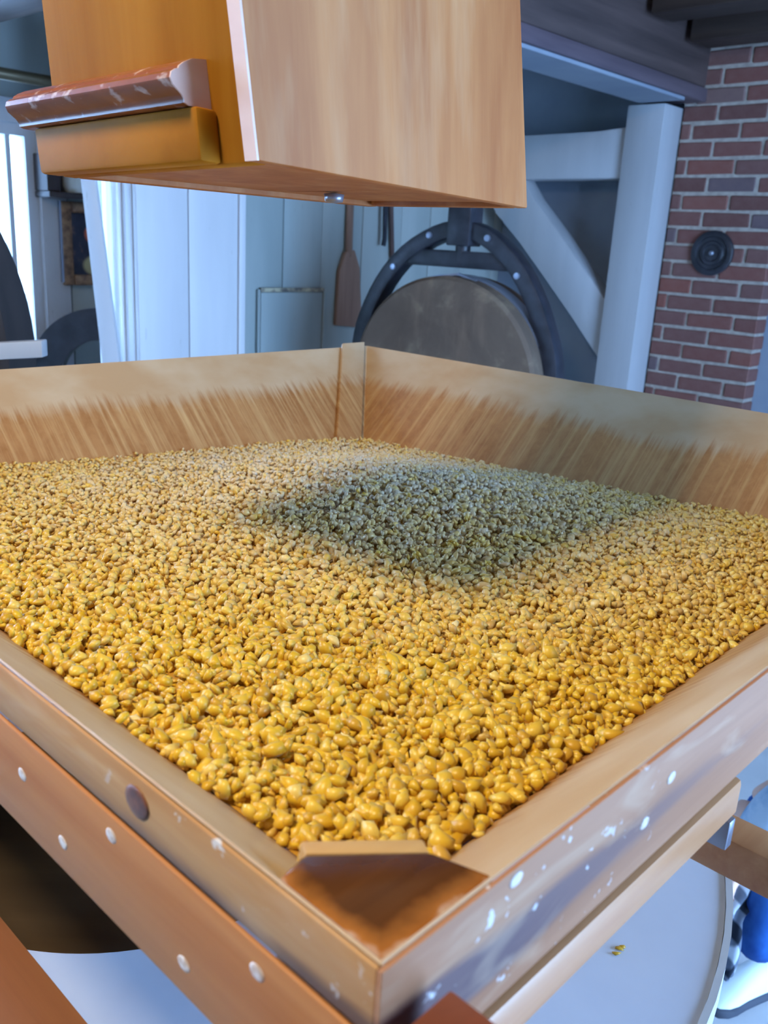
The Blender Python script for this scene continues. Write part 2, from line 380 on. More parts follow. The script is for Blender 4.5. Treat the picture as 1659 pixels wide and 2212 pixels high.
while z < CEIL - .04:
    zc = z + HB / 2
    # stretcher face: corner brick, then along to the post
    y = -hw; first = True
    while y < hw - .02:
        l = (.095 if c % 2 else LB) if first else LB
        l = min(l, hw - y)
        me = full[(c + int(y * 50)) % 4] if l == LB else (half[c % 3] if l == .095 else cache.setdefault(round(l, 3), brickmesh(l, DB, HB, 77)))
        put_brick(me, DB / 2 + random.uniform(-.003, .002), y + l / 2, zc + random.uniform(-.0015, .0015), math.pi / 2)
        y += l + JT; first = False
    # side face seen at the right edge of the picture
    x = DB + JT if c % 2 == 0 else LB * .55
    while x < .5:
        l = min(LB, .55 - x); me = full[c % 4] if l == LB else cache.setdefault(round(l, 3), brickmesh(l, DB, HB, 55))
        put_brick(me, x + l / 2, -hw + DB / 2 + random.uniform(-.002, .002), zc, 0); x += l + JT
    z += HB + JT; c += 1
p = on_end(1540, 547, CU)
fc = empty('flue_cover', RM(CU - .003, p.y, p.z), YAW)
tag(fc, 'round black iron flue cover on the brick chimney', 'flue cover')
RX = Matrix.Rotation(-math.pi / 2, 4, 'Y')
MB().lathe([(0, -.0), (.092, 0), (.092, .012), (.084, .018), (.070, .018), (.066, .011), (.052, .011), (.047, .017), (.036, .017), (.032, .010), (.016, .010), (0, .010)], 40, RX).build('plate', M_IRON, fc, smooth='auto')
fcp = fc.children[0]
MB().lathe([(.011, .009), (.011, .016), (.006, .021), (0, .021)], 16, RX).build('knob', M_STEEL, fcp, smooth=True)

# ------------------------------------------------------------------ things on and by the left wall
def wl_at(x, y, d=0.0): p = on_wall(x, y, VA - d); return p
# hatch
a = wl_at(558, 625, .01); b = wl_at(700, 625, .01)
ht = empty('wall_hatch', RM((a.x + b.x) / 2, VA - .004, a.z - .60), YAW)
tag(ht, 'plain painted hatch door with worn top edge low in the board wall', 'hatch')
w2 = (b.x - a.x) / 2
box(-w2 + .012, w2 - .012, -.010, -.001, 0, .588).build('hatch_door', M_WALL, ht, bevel=.002)
for s in (-1, 1): box(s * w2 - .006, s * w2 + .006, -.014, -.001, 0, .60).build('side_strip', M_WALL, ht, bevel=.002)
M_WORN = Mat('worn_strip', .6); M_WORN.color(M_WORN.ramp(M_WORN.noise(M_WORN.coord((24, 24, 24)), 1, 3), [(.4, lin(106, 98, 90)), (.6, lin(190, 176, 146))]))
tag(box(-w2 + .007, w2 - .007, -.016, -.001, .590, .606).build('top_strip', M_WORN.m, ht), 'chipped brownish top strip')
# paddle
def wall_prism(name, pts, d0, d1, mat, label, cat, base=None, group=None, bevel=.003):
    P = [wl_at(*q, d0) for q in pts]
    bx = sum(p.x for p in P) / len(P); bz_ = min(p.z for p in P)
    m = MB(); m.prism([(p.x - bx, p.z - bz_) for p in P], -(d1), -(d0), 'y')
    o = m.build(name, mat, None, bevel=bevel, loc=RM(bx, VA, bz_), rz=YAW)
    return tag(o, label, cat, group)
hp = [wl_at(*q, .02) for q in [(748, 430), (762, 430), (764, 540), (775, 578), (780, 708), (724, 703), (732, 585), (745, 545)]]
pb = empty('grain_paddle', RM(hp[5].x, VA, hp[5].z), YAW); tag(pb, 'brown wooden grain paddle hanging blade down on the white boards', 'paddle')
cx0, cz0 = hp[5].x, hp[5].z
bl = [hp[2], hp[3], hp[4], hp[5], hp[6], hp[7]]
MB().prism([(q.x - cx0, q.z - cz0) for q in bl], -.028, -.006, 'y').build('blade', M_PADDLE, pb, bevel=.004)
hx = (hp[0].x + hp[1].x) / 2 - cx0; hw_ = (hp[1].x - hp[0].x) / 2
MB().sweep([((hp[2].x + hp[7].x) / 2 - cx0, -.017, hp[7].z - cz0 - .02), (hx, -.017, hp[0].z - cz0 + .5)], [(math.cos(t * math.pi / 6) * hw_, math.sin(t * math.pi / 6) * .012) for t in range(12)], up=(0, 1, 0)).build('handle', M_PADDLE, pb, smooth=True)
a = wl_at(845, 455, .02); b = wl_at(848, 610, .02)
o = MB().tube([(0, 0, 0), (a.x - b.x, 0, a.z - b.z), (2.2 * (a.x - b.x), 0, a.z - b.z + .45)], .011, 10).build('iron_rod', M_RUST, None, smooth=True, loc=RM(b.x, VA - .02, b.z), rz=YAW)
tag(o, 'long thin rusty rod hanging on the boards right of the paddle', 'rod')
a = wl_at(832, 455, .045); b = wl_at(828, 531, .045)
o = MB().sweep([(0, 0, 0), (.006, 0, .03), (a.x - b.x, 0, a.z - b.z), (a.x - b.x, 0, a.z - b.z + .3)], [(-.010, -.005), (.010, -.005), (.010, .005), (-.010, .005)], up=(0, 1, 0)).build('iron_strap', M_IRON, None, loc=RM(b.x, VA - .045, b.z), rz=YAW)
tag(o, 'short black iron strap hanging just left of the rusty rod', 'strap')
# picture
a = wl_at(130, 430, .02); b = wl_at(137, 616, .02)
pw, ph = .36, .36
pc = empty('framed_picture', RM(b.x + pw / 2, VA, b.z), YAW); tag(pc, 'dark still life in a brown and gilt frame left of the white boxed post', 'picture')
ph = a.z - b.z - .005
for q in ((-pw / 2, -pw / 2 + .035, 0, ph), (pw / 2 - .035, pw / 2, 0, ph), (-pw / 2 + .035, pw / 2 - .035, 0, .035), (-pw / 2 + .035, pw / 2 - .035, ph - .035, ph)):
    box(q[0], q[1], -.035, -.003, q[2], q[3]).build('frame_bar', M_GOLD, pc, bevel=.006)
m = Mat('still_life', .35); xx = m.xyz()
n = m.noise(m.coord((30, 30, 22)), 1, 4, .6)
c = m.ramp(n, [(.35, lin(24, 24, 40)), (.55, lin(44, 42, 58)), (.72, lin(120, 92, 74))])
dd = m.math('SQRT', m.math('ADD', m.math('POWER', m.math('ADD', xx[0], .065), 2), m.math('POWER', m.math('SUBTRACT', xx[2], ph - .10), 2)))
c = m.mix(m.step(dd, .034, .026), c, lin(196, 92, 50))
e = m.math('SQRT', m.math('ADD', m.math('POWER', m.math('MULTIPLY', m.math('ADD', xx[0], .04), .6), 2), m.math('POWER', m.math('SUBTRACT', xx[2], .065), 2)))
c = m.mix(m.step(e, .042, .034), c, lin(176, 166, 120)); m.color(c)
box(-pw / 2 + .03, pw / 2 - .03, -.018, -.008, .03, ph - .03).build('canvas', m.m, pc)
box(-pw / 2 - .006, -pw / 2, -.030, -.003, .01, ph).build('edge_strip', M_STEEL, pc)
# shelf with jar
a = wl_at(85, 388, .1); b = wl_at(168, 430, .1)
sh = empty('wall_shelf', RM(a.x, VA, b.z), YAW); tag(sh, 'small dark shelf on the wall above the framed picture', 'shelf')
sw = b.x - a.x
box(.03, sw + .02, -.10, -.002, 0, .018).build('shelf_board', M_DARKWOOD, sh, bevel=.003)
box(.03, .075, -.09, -.002, .0185, .13).build('bracket', M_DARKWOOD, sh, bevel=.004)
j = MB().lathe([(0, 0), (.04, 0), (.05, .02), (.05, .07), (.04, .10), (.028, .125), (.028, .14), (0, .14)], 24).build('milky_jar', M_JAR, None, smooth='auto', loc=RM(a.x + .15, VA - .06, b.z + .0185))
tag(j, 'milky glass jar standing on the small dark shelf', 'jar')
# line shaft
a = wl_at(0, 158, .22); 
o = empty('line_shaft', RM(.1, VA - .22, a.z), YAW); tag(o, 'long dark metal shaft running level along the board wall', 'shaft')
MB().tube([(-.6, 0, 0), (1.9, 0, 0)], .0165, 16).build('rod', M_BRASS, o, smooth='auto')
for x in (-.4, 1.85):
    box(x - .02, x + .02, -.025, .217, -.03, .03).build('hanger', M_IRON, o, bevel=.004)

# white boxed post (elevator leg) in front of the wall
q0 = at_y(290, 400, 2.5); cu, cv = q0.dot(E1), q0.dot(E2)
ur = on_wall(529, 500, cv).x; vl = on_end(212, 650, cu).y
wp = empty('boxed_post', RM(cu, cv, 0), YAW); tag(wp, 'broad white boarded post reaching up behind the hopper', 'post')
wdt, dpt = ur - cu, vl - cv
s3 = wdt * .46
HT = 1.93
box(.004, s3 - .0015, 0, .02, 0, HT).build('front_board', M_WHITE, wp, bevel=.002)
box(s3 + .0015, wdt - .026, 0, .02, 0, HT).build('front_board', M_WHITE, wp, bevel=.002)
box(wdt - .024, wdt, -.006, dpt, 0, HT).build('edge_board', M_WHITE, wp, bevel=.003)
g0, g1 = dpt * .30, dpt * .72
box(0, .02, .022, g0, 0, HT).build('side_board', M_WHITE, wp, bevel=.002)
tag(box(-.012, .02, g0 + .002, g1, 0, HT).build('side_board', M_GLOSS, wp, bevel=.006), 'glossy white side board catching the window light')
box(0, .02, g1 + .002, dpt, 0, HT).build('side_board', M_WHITE, wp, bevel=.002)
lt, lb = at_y(168, 400, 2.44), at_y(213, 765, 2.44)
o = empty('leaning_board', (lb.x, 2.44, 0)); tag(o, 'white board leaning against the left side of the boxed post', 'board')
dxz = (lt.x - lb.x) / (lt.z - lb.z)
x0 = -lb.z * dxz
top = 1.62
MB().hexa([(x0, 0, 0), (x0 + .07, 0, 0), (x0 + .07, .02, 0), (x0, .02, 0)], [(x0 + dxz * top, .03, top), (x0 + dxz * top + .035, .03, top), (x0 + dxz * top + .035, .05, top), (x0 + dxz * top, .05, top)]).build('board', M_WHITE, o, bevel=.003)
# black hoop behind the leaning board
HY = 2.86
cW = at_y(225, 825, HY); k = HY / 2.5
o = empty('iron_hoop', (cW.x, HY, 0)); tag(o, 'black flat iron hoop showing as an arch left of the white post', 'hoop')
ro, ri = .205 * k, .118 * k
RXW = Matrix.Translation((0, 0, cW.z)) @ Matrix.Rotation(math.pi / 2, 4, 'X')
MB().lathe([(ri, -.02), (ro, -.02), (ro, .02), (ri, .02), (ri, -.02)], 64, RXW).build('rim', M_IRON, o, smooth='auto')
MB().box(-.03, .03, -.03, .03, 0, cW.z - ro + .002).build('stand', M_IRON, o)
# large dark disc before the window
cD = at_y(-552, 745, 1.6); rD = .504
o = empty('wooden_pulley', (cD.x, 1.6, cD.z - rD)); tag(o, 'large dark round pulley edge in front of the bright window', 'pulley')
Rp = Matrix.Translation((0, 0, rD)) @ Matrix.Rotation(math.pi / 2, 4, 'X')
MB().lathe([(.12, -.06), (rD, -.06), (rD, .06), (.12, .06), (.12, -.06)], 96, Rp).build('disc', M_DARKWOOD, o, smooth='auto')
MB().lathe([(0, -.09), (.119, -.09), (.119, .09), (0, .09)], 32, Rp).build('hub', M_IRON, o, smooth='auto')
box(-.06, .06, -.05, .05, -(cD.z - rD), .02).build('foot', M_DARKWOOD, o)
a = at_y(0, 758, 1.44); b = at_y(97, 753, 1.44)
o = empty('white_rail', (b.x, 1.44, 0)); tag(o, 'white wooden rail crossing in front of the dark pulley', 'rail')
dx = b.x - a.x
MB().hexa([(-.9, -.012, a.z - .013 + (b.z - a.z) * (.9 / dx + 0) * -1 + (b.z - a.z)), (0, -.012, b.z - .013), (0, .012, b.z - .013), (-.9, .012, a.z - .013 - (b.z - a.z) * (.9 / dx - 1))],
          [(-.9, -.012, a.z + .014 - (b.z - a.z) * (.9 / dx - 1)), (0, -.012, b.z + .014), (0, .012, b.z + .014), (-.9, .012, a.z + .014 - (b.z - a.z) * (.9 / dx - 1))]).build('rail', M_WHITE, o, bevel=.002)
box(-.045, -.005, .013, .035, 0, b.z - .02).build('rail_post', M_WHITE, o, bevel=.003) if False else None
box(-.62, -.58, .013, .035, 0, b.z).build('rail_post', M_WHITE, o, bevel=.003)

# ------------------------------------------------------------------ spare millstone hung in its bail
sc_ = at_y(978, 825, 3.2)
nrm = Vector((-.56, -.83, 0)).normalized(); lat = Vector((-nrm.y, nrm.x, 0)) * 1.0
if lat.x < 0: lat = -lat
TH, RS = .21, .37
Mz = Matrix((lat, Vector((0, 0, 1)), nrm)).transposed().to_4x4()          # local x lateral, y up, z toward viewer
ms = empty('millstone', (sc_.x, sc_.y, sc_.z - RS)); tag(ms, 'grey round millstone held upright in a black iron bail before the boards', 'millstone')
Ms = Matrix.Translation((0, 0, RS)) @ Mz
MB().lathe([(.06, TH / 2 - .02), (.06, TH / 2), (RS - .012, TH / 2), (RS, TH / 2 - .012), (RS, -TH / 2 + .012), (RS - .012, -TH / 2), (.06, -TH / 2), (.06, TH / 2 - .02)], 96, Ms).build('stone', M_STONE, ms, smooth='auto')
MB().lathe([(RS + .0005, .03), (RS + .006, .03), (RS + .006, -.03), (RS + .0005, -.03), (RS + .0005, .03)], 96, Ms).build('hoop', M_STEEL, ms, smooth='auto')
MB().sweep([Ms @ Vector((-.03, RS - .002, .07)), Ms @ Vector((.02, RS + .008, .05)), Ms @ Vector((.09, RS - .012, .05))], [(-.008, -.004), (.008, -.004), (.008, .004), (-.008, .004)]).build('strap_end', M_STEEL, ms)
bl_ = empty('iron_bail', sc_ + Vector((0, 0, .43))); tag(bl_, 'black iron bail with crossbar gripping the millstone from above', 'bail')
def bq(a_, z_): return lat * a_ + Vector((0, 0, z_ - .43))
arch = [bq(*q) for q in [(-.412, .0), (-.41, .10), (-.385, .20), (-.318, .33), (-.222, .435), (-.10, .505), (0, .525), (.09, .505), (.195, .435), (.28, .33), (.345, .20), (.378, .10), (.385, .0)]]
fine = []
for i in range(len(arch) - 1):
    p0, p1, p2, p3 = arch[max(i - 1, 0)], arch[i], arch[i + 1], arch[min(i + 2, len(arch) - 1)]
    for t in (0, .33, .66): fine.append(.5 * ((2 * p1) + (p2 - p0) * t + (2 * p0 - 5 * p1 + 4 * p2 - p3) * t * t + (3 * p1 - p0 - 3 * p2 + p3) * t ** 3))
fine.append(arch[-1])
MB().sweep(fine, [(-.028, -.04), (.028, -.04), (.028, .03), (-.028, .03)], up=tuple(nrm)).build('arch', M_IRON, bl_, bevel=.004)
MB().sweep([bq(-.225, .425), bq(.195, .425)], [(-.028, -.024), (.028, -.024), (.028, .024), (-.028, .024)], up=tuple(nrm)).build('crossbar', M_IRON, bl_, bevel=.004)
for s in (-1, 1):
    c_ = bq(.41 if s > 9 else (.383 if s > 0 else -.41), .02); d_ = bq(.40 * s, .02) if False else bq(.375 * s, .02)
    MB().tube([c_, d_], .022, 16, up=(0, 0, 1)).build('pin', M_IRON, bl_, smooth='auto')
for s in (-.12, .11, -.265, .232):
    zz = .50 if abs(s) < .2 else .385
    MB().lathe([(0, 0), (.011, 0), (.011, .008), (0, .010)], 10, Matrix.Translation(bq(s, zz) + nrm * .0305) @ Mz).build('rivet', M_STEEL, bl_, smooth='auto')
MB().tube([bq(0, .41), bq(0, 1.06)], .026, 16, up=(0, 1, 0)).build('screw', M_IRON, bl_, smooth='auto')
MB().sweep([bq(0, .47), bq(0, .60)], [(-.045, -.045), (.045, -.045), (.045, .045), (-.045, .045)], up=tuple(nrm)).build('collar', M_IRON, bl_, bevel=.006)
MB().sweep([bq(-.05, .60), bq(-.05, .655)], [(-.022, -.022), (.022, -.022), (.022, .022), (-.022, .022)], up=tuple(nrm)).build('nut', M_IRON, bl_, bevel=.005)

# ------------------------------------------------------------------ millstone case with round cover
RIMZ = CAMZ - .1656564
HC = Vector((-.0181495, .8043981, RIMZ))
CZ = CAMZ - .52
cc = Vector((-.222, .815, 0)); RC, RH = .562, .205; hcy = -.08
cs = empty('millstone_case', (cc.x, cc.y, 0), YAW); tag(cs, 'round white wooden millstone case with open centre under the hopper', 'case')
hl = Matrix.Rotation(-YAW, 3, 'Z') @ Vector((0, hcy, 0))
MB().lathe([(RC - .03, .45), (RC, .45), (RC, CZ - .025), (RC - .03, CZ - .025), (RC - .03, .45)], 96).build('drum', M_WHITE, cs, smooth='auto')
MB().lathe([(0, .40), (RC - .04, .40), (RC - .04, .449), (0, .449)], 64).build('floor_ring', M_DARKWOOD, cs)
for an in range(4):
    a_ = an * math.pi / 2 + .4
    box(-.05, .05, -.05, .05, 0, .4).build('leg', M_WHITE, cs, loc=((RC - .12) * math.cos(a_), (RC - .12) * math.sin(a_), 0))
# cover boards: strips cut to the circle, round hole
def cover_board(y0, y1):
    n = 40; segs = []
    def xr(y): return math.sqrt(max(RC ** 2 - y * y, 0))
    def hr(y): return math.sqrt(max(RH ** 2 - (y - hl.y) ** 2, 0))
    ys = [y0 + (y1 - y0) * (1 - math.cos(math.pi * i / n)) / 2 for i in range(n + 1)]
    m = MB()
    inter = [y for y in ys if abs(y - hl.y) < RH]
    def poly(pts): m.prism(pts, CZ - .022, CZ)
    if not inter:
        poly([(xr(y), y) for y in ys] + [(-xr(y), y) for y in ys[::-1]])
    else:
        ys2 = sorted(set(ys + [max(y0, hl.y - RH + 1e-5), min(y1, hl.y + RH - 1e-5)]))
        lo = [y for y in ys2 if y <= hl.y - RH + 2e-5]; hi = [y for y in ys2 if y >= hl.y + RH - 2e-5]; mid = [y for y in ys2 if abs(y - hl.y) <= RH]
        for s in (1, -1): poly([(s * xr(y), y) for y in mid] + [(hl.x + s * hr(y), y) for y in mid[::-1]])
        for part in (lo, hi):
            if len(part) > 1: poly([(xr(y), y) for y in part] + [(-xr(y), y) for y in part[::-1]])
    o = m.build('cover_board', M_COVER, cs)
    return o
jy = [-.5615, -.36, -.135, .14, .36, .5615]
for a_, b_ in zip(jy, jy[1:]): cover_board(a_ + .0012, b_ - .0012)
MB().lathe([(RC + .0005, CZ - .03), (RC + .006, CZ - .03), (RC + .006, CZ + .003), (RC + .0005, CZ + .003), (RC + .0005, CZ - .03)], 96).build('cover_hoop', M_WHITE, cs, smooth='auto')
rs = empty('runner_stone', (cc.x, cc.y, .4495)); tag(rs, 'brown runner stone seen down the opening of the white case', 'millstone')
MB().lathe([(.07, .0), (.48, .0), (.48, .22), (.10, .24), (.07, .24), (.07, 0)], 64).build('stone', wood('runner_stone', lin(96, 74, 50), lin(120, 94, 62), 0, 20, .8), rs, smooth='auto')
MB().lathe([(0, .2), (.069, .2), (.069, .22), (0, .22)], 24).build('eye', M_IRON, rs)

# ------------------------------------------------------------------ hopper
hop = empty('grain_hopper', HC, YAW); tag(hop, 'square wooden grain hopper with sloping sides full of cracked corn', 'hopper')
SL = math.tan(math.radians(44)); HS = .45; TP = .0024; DZ = .30
def fun(name, axis, sgn):
    a, b = HS - TP, HS - TP - DZ / SL; t = .012
    def P(o_, i_, z_):  # o_ offset along normal axis, i_ along
        return (sgn * o_, i_, z_) if axis == 0 else (i_, sgn * o_, z_)
    bot = [P(b, -b, -DZ), P(b, b, -DZ), P(b + t, b + t, -DZ - .0), P(b + t, -b - t, -DZ)]
    top = [P(a, -a, 0), P(a, a, 0), P(a + .0006, a + .0006, -.0005), P(a + .0006, -a - .0006, -.0005)]
    return MB().hexa(bot, top).build('side_panel', M_FUNNEL if axis else M_FUNNELY, hop)
fun('near_left', 0, -1); fun('near_right', 1, -1); fun('far_left', 1, 1); fun('far_right', 0, 1)
# rim skirt
rimx = [(-HS, HS)]
box(-HS, HS, -HS, -HS + .0017, -.045, -.0003).build('rim_board', M_RIM, hop, bevel=.0005)
box(-HS, HS, HS - .0017, HS, -.045, -.0003).build('rim_board', M_RIM, hop, bevel=.0012)
box(-HS, -HS + .0017, -HS + .0018, HS - .0018, -.0222, -.0003).build('rim_board', M_RIMY, hop, bevel=.0012)
box(HS - .0017, HS, -HS + .0018, HS - .0018, -.045, -.0003).build('rim_board', M_RIMY, hop, bevel=.0012)
box(-HS - .0005, -HS + .0017, -HS + .0018, HS - .0018, -.0685, -.0240).build('rim_strip', M_RAILY, hop, bevel=.0015)
# far corner batten on the far left panel
def slope_pt(x, z, lift): return (x, HS - TP + z / SL - lift * math.sin(math.radians(44)), z + lift * math.cos(math.radians(44)))
b0 = [slope_pt(.392, .003, 0), slope_pt(.441, .003, 0), slope_pt(.441, .003, .006), slope_pt(.392, .003, .006)]
b1 = [slope_pt(.392 - .21, -.20, 0), slope_pt(.441 - .207, -.20, 0), slope_pt(.441 - .207, -.20, .006), slope_pt(.392 - .21, -.20, .006)]
MB().hexa(b1, b0).build('corner_batten', M_FUNNEL, hop, bevel=.002)
# near corner block with dusty chamfered lip
A_ = [(-.447, -.4075), (-.4345, -.4045), (-.407, -.428), (-.4015, -.447), (-.447, -.447)]
MB().prism(A_, -.03, -.0012).build('corner_block', M_BLOCK, hop, bevel=.0015)
MB().hexa([(-.434, -.4043, -.03), (-.407, -.4278, -.03), (-.395, -.418, -.03), (-.426, -.390, -.03)], [(-.434, -.4043, -.0016), (-.407, -.4278, -.0016), (-.4022, -.4212, -.0034), (-.4297, -.3975, -.0034)]).build('block_lip', M_LIP, hop, bevel=.001)
# knot, nail heads
def on_local(q, axis, val):
    d = px(*q); ax = E1 if axis == 0 else E2
    o0 = (Vector((0, 0, CAMZ)) - HC); t = (val - o0.dot(ax)) / d.dot(ax); P = o0 + d * t
    return P.dot(E1), P.dot(E2), P.z
x_, y_, z_ = on_local((297, 1733), 0, -HS)
MB().ball((-HS - .0002, y_, z_), 1, (.0005, .0072, .0058), 2).build('knot', M_KNOT, hop, smooth=True)
for q in [(48, 1673), (136, 1820), (397, 2082), (555, 2100), (240, 1805)]:
    x_, y_, z_ = on_local(q, 0, -HS - .0005)
    MB().ball((-HS - .0005, y_, z_), 1, (.0004, .0034, .0028), 2).build('nail_head', M_NAIL, hop, smooth=True)
for q in [(1392, 1778), (1450, 1680), (1115, 1900)]:
    x_, y_, z_ = on_local(q, 1, -HS)
    MB().ball((x_, -HS, z_), 1, (.0034, .0004, .0024), 2).build('nail_head', M_NAIL, hop, smooth=True)

# stand under the hopper
stn = empty('hopper_stand', HC, YAW); tag(stn, 'reddish wooden stand of rails and legs carrying the hopper above the case', 'stand')
box(-.60, -.172, -.436, -.405, -.099, -.078).build('rail', M_RAIL, stn, bevel=.003)
box(-.144, -.119, -1.0, -.15, -.158, -.134).build('cross_bar', M_RAIL, stn, bevel=.002)
box(-.462, -.427, -.452, .45, -.23, -.184).build('rail', wood('dark_rail_wood', lin(112, 62, 30), lin(144, 86, 46), 1, 50, .45), stn, bevel=.003)
box(-.474, -.4296, -.502, -.4556, -RIMZ, -.0145).build('leg', M_RED, stn, bevel=.001)
box(.38, .43, -.502, -.4556, -RIMZ, -.05).build('leg', M_RED, stn, bevel=.002)
box(-.474, -.4296, .452, .502, CZ - RIMZ, -.07).build('leg', M_RED, stn, bevel=.002)
box(.38, .43, .4556, .502, -RIMZ, -.05).build('leg', M_RED, stn, bevel=.002)
box(-.181, -.174, -.4365, -.425, -.116, -.0995).build('bracket', M_STEEL, stn, bevel=.001)

# ------------------------------------------------------------------ corn
def corn_z(x, y):
    r2 = (x - .06) ** 2 + (y - .02) ** 2
    return -.0845 - .060 * x - .036 * y + .030 * np.exp(-r2 / (2 * .15 ** 2)) + .004 * np.sin(9 * x + 2) * np.sin(8 * y + 1)
def inside(x, y, z, m):
    lim = HS - TP + z / SL - m
    ok = (np.abs(x) < lim) & (np.abs(y) < lim)
    return ok & ~((x + .445) + (y + .445) < .066 + .0)
def proto(k):
    bm = bmesh.new(); bmesh.ops.create_icosphere(bm, subdivisions=2 if False else 1, radius=1)
    r = np.random.default_rng(100 + k); V = np.array([v.co[:] for v in bm.verts])
    V = V * (1 + r.normal(0, .07, (len(V), 1)))
    for i in range(7):
        n = r.normal(size=3); n /= np.linalg.norm(n); d = r.uniform(.38, .72)
        s = V @ n; V = np.where((s > d)[:, None], V - n * (s - d)[:, None], V)
    V *= np.array([r.uniform(1.25, 1.7), r.uniform(.95, 1.3), r.uniform(.7, 1.0)])
    Fc = np.array([[v.index for v in f.verts] for f in bm.faces]); bm.free(); return V, Fc
PR = [proto(k) for k in range(14)]
def corn_mat():
    m = Mat('cracked_corn', .38, .5)
    at = m.n('ShaderNodeAttribute', attribute_name='tint')
    c = m.ramp(at.outputs['Fac'], [(0, lin(200, 146, 24)), (.3, lin(220, 172, 30)), (.65, lin(230, 186, 40)), (.9, lin(234, 198, 84)), (1, lin(242, 222, 170))])
    n = m.noise(m.coord((220, 220, 220)), 1, 3, .6)
    c = m.mix(m.math('MULTIPLY', m.step(n, .5, .75), .35), c, lin(236, 204, 128))
    fl = m.n('ShaderNodeAttribute', attribute_name='painted_sheen')
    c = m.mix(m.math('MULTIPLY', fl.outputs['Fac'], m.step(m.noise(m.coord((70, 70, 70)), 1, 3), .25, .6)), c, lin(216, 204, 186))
    m.color(c); m.b.inputs['Sheen Weight'].default_value = .12; m.b.inputs['Sheen Roughness'].default_value = .45; return m.m
M_CORN = corn_mat()
M_CORNBED = Mat('corn_bed', .7); M_CORNBED.color(lin(190, 138, 40)); M_CORNBED = M_CORNBED.m
# jittered grid, two loose layers
sp = .0049; g = np.arange(-.44, .44, sp)
X, Y = np.meshgrid(g, g); X = X.ravel(); Y = Y.ravel()
pts = []
for layer, dz in ((0, -.0032), (1, 0.0004)):
    x = X + rng.uniform(-.5, .5, X.size) * sp; y = Y + rng.uniform(-.5, .5, X.size) * sp
    if layer: keep = rng.random(x.size) < .62; x, y = x[keep], y[keep]
    z = corn_z(x, y) + dz + rng.normal(0, .0008, x.size)
    ok = inside(x, y, z, .0015); pts.append(np.c_[x, y, z][ok])
pts = np.concatenate(pts)
rad = .0034 * np.exp(rng.normal(0, .22, len(pts))); rad = np.clip(rad, .0020, .0050) * np.clip(1.12 - .33 * np.hypot(pts[:, 0] + .42, pts[:, 1] + .42) / .75, .74, 1.1)
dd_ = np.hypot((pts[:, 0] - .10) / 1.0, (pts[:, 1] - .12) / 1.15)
painted_sheen = np.clip(.82 * np.clip((.50 - dd_) / .36, 0, 1) ** 1.1 + rng.normal(0, .05, len(pts)), 0, 1)   # pale tint painted in for window sheen and to lift the chute's shadow
tint = np.clip(rng.beta(2.2, 2.4, len(pts)), 0, 1)
def rotm(q):
    w, x, y, z = q.T
    return np.stack([np.stack([1 - 2 * (y * y + z * z), 2 * (x * y - z * w), 2 * (x * z + y * w)], -1), np.stack([2 * (x * y + z * w), 1 - 2 * (x * x + z * z), 2 * (y * z - x * w)], -1), np.stack([2 * (x * z - y * w), 2 * (y * z + x * w), 1 - 2 * (x * x + y * y)], -1)], -2)
q = rng.normal(size=(len(pts), 4)); q /= np.linalg.norm(q, axis=1)[:, None]
q[:, 1:3] *= .55; q /= np.linalg.norm(q, axis=1)[:, None]
RMx = rotm(q); kid = rng.integers(0, len(PR), len(pts))
# in view and nearest: these 300 are single things
wpts = np.array([[*E1], [*E2]]).T @ pts[:, :2].T
wx = np.c_[wpts[0] + HC.x, wpts[1] + HC.y, pts[:, 2] + HC.z - CAMZ]
cx_ = wx @ np.array(rt); cy_ = wx @ np.array(up); cz_ = wx @ np.array(fw)
U_ = W / 2 + F * cx_ / cz_; V_ = H / 2 - F * cy_ / cz_
size = rad / cz_; size[(U_ < 5) | (U_ > W - 5) | (V_ < 5) | (V_ > 1790)] = 0
surf = pts[:, 2] - corn_z(pts[:, 0], pts[:, 1]) > -.0012
size[~surf] = 0
big = np.argsort(-size)[:300]; isbig = np.zeros(len(pts), bool); isbig[big] = True
heap = empty('corn_heap', HC, YAW)
tag(heap, 'heap of yellow cracked corn filling the wooden hopper', 'corn', None, 'stuff')
def mass(sel, name):
    vs, fs, ts, fl, off = [], [], [], [], 0
    for k in range(len(PR)):
        i = np.where(sel & (kid == k))[0]
        if not len(i): continue
        V, Fc = PR[k]; n = len(V)
        v = np.einsum('nij,vj->nvi', RMx[i], V) * rad[i][:, None, None] + pts[i][:, None, :]
        f = Fc[None] + (np.arange(len(i)) * n)[:, None, None] + off
        vs.append(v.reshape(-1, 3)); fs.append(f.reshape(-1, 3)); ts.append(np.repeat(tint[i], n)); fl.append(np.repeat(painted_sheen[i], n)); off += n * len(i)
    vs = np.concatenate(vs).astype(np.float32); fs = np.concatenate(fs).astype(np.int32); ts = np.concatenate(ts).astype(np.float32)
    me = bpy.data.meshes.new(name); me.vertices.add(len(vs)); me.vertices.foreach_set('co', vs.ravel())
    me.loops.add(fs.size); me.loops.foreach_set('vertex_index', fs.ravel())
    me.polygons.add(len(fs)); me.polygons.foreach_set('loop_start', np.arange(0, fs.size, 3, dtype=np.int32))
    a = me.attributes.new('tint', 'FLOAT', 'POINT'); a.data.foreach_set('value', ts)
    a = me.attributes.new('painted_sheen', 'FLOAT', 'POINT'); a.data.foreach_set('value', np.concatenate(fl).astype(np.float32))
    me.update(); me.validate(); me.polygons.foreach_set('use_smooth', np.ones(len(fs), bool)); me.materials.append(M_CORN)
    o = bpy.data.objects.new(name, me); COL.objects.link(o); o.parent = heap; o['kind'] = 'stuff'; return o
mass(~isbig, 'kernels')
gn = 60; gg = np.linspace(-1, 1, gn); bmb = bmesh.new(); vv = {}
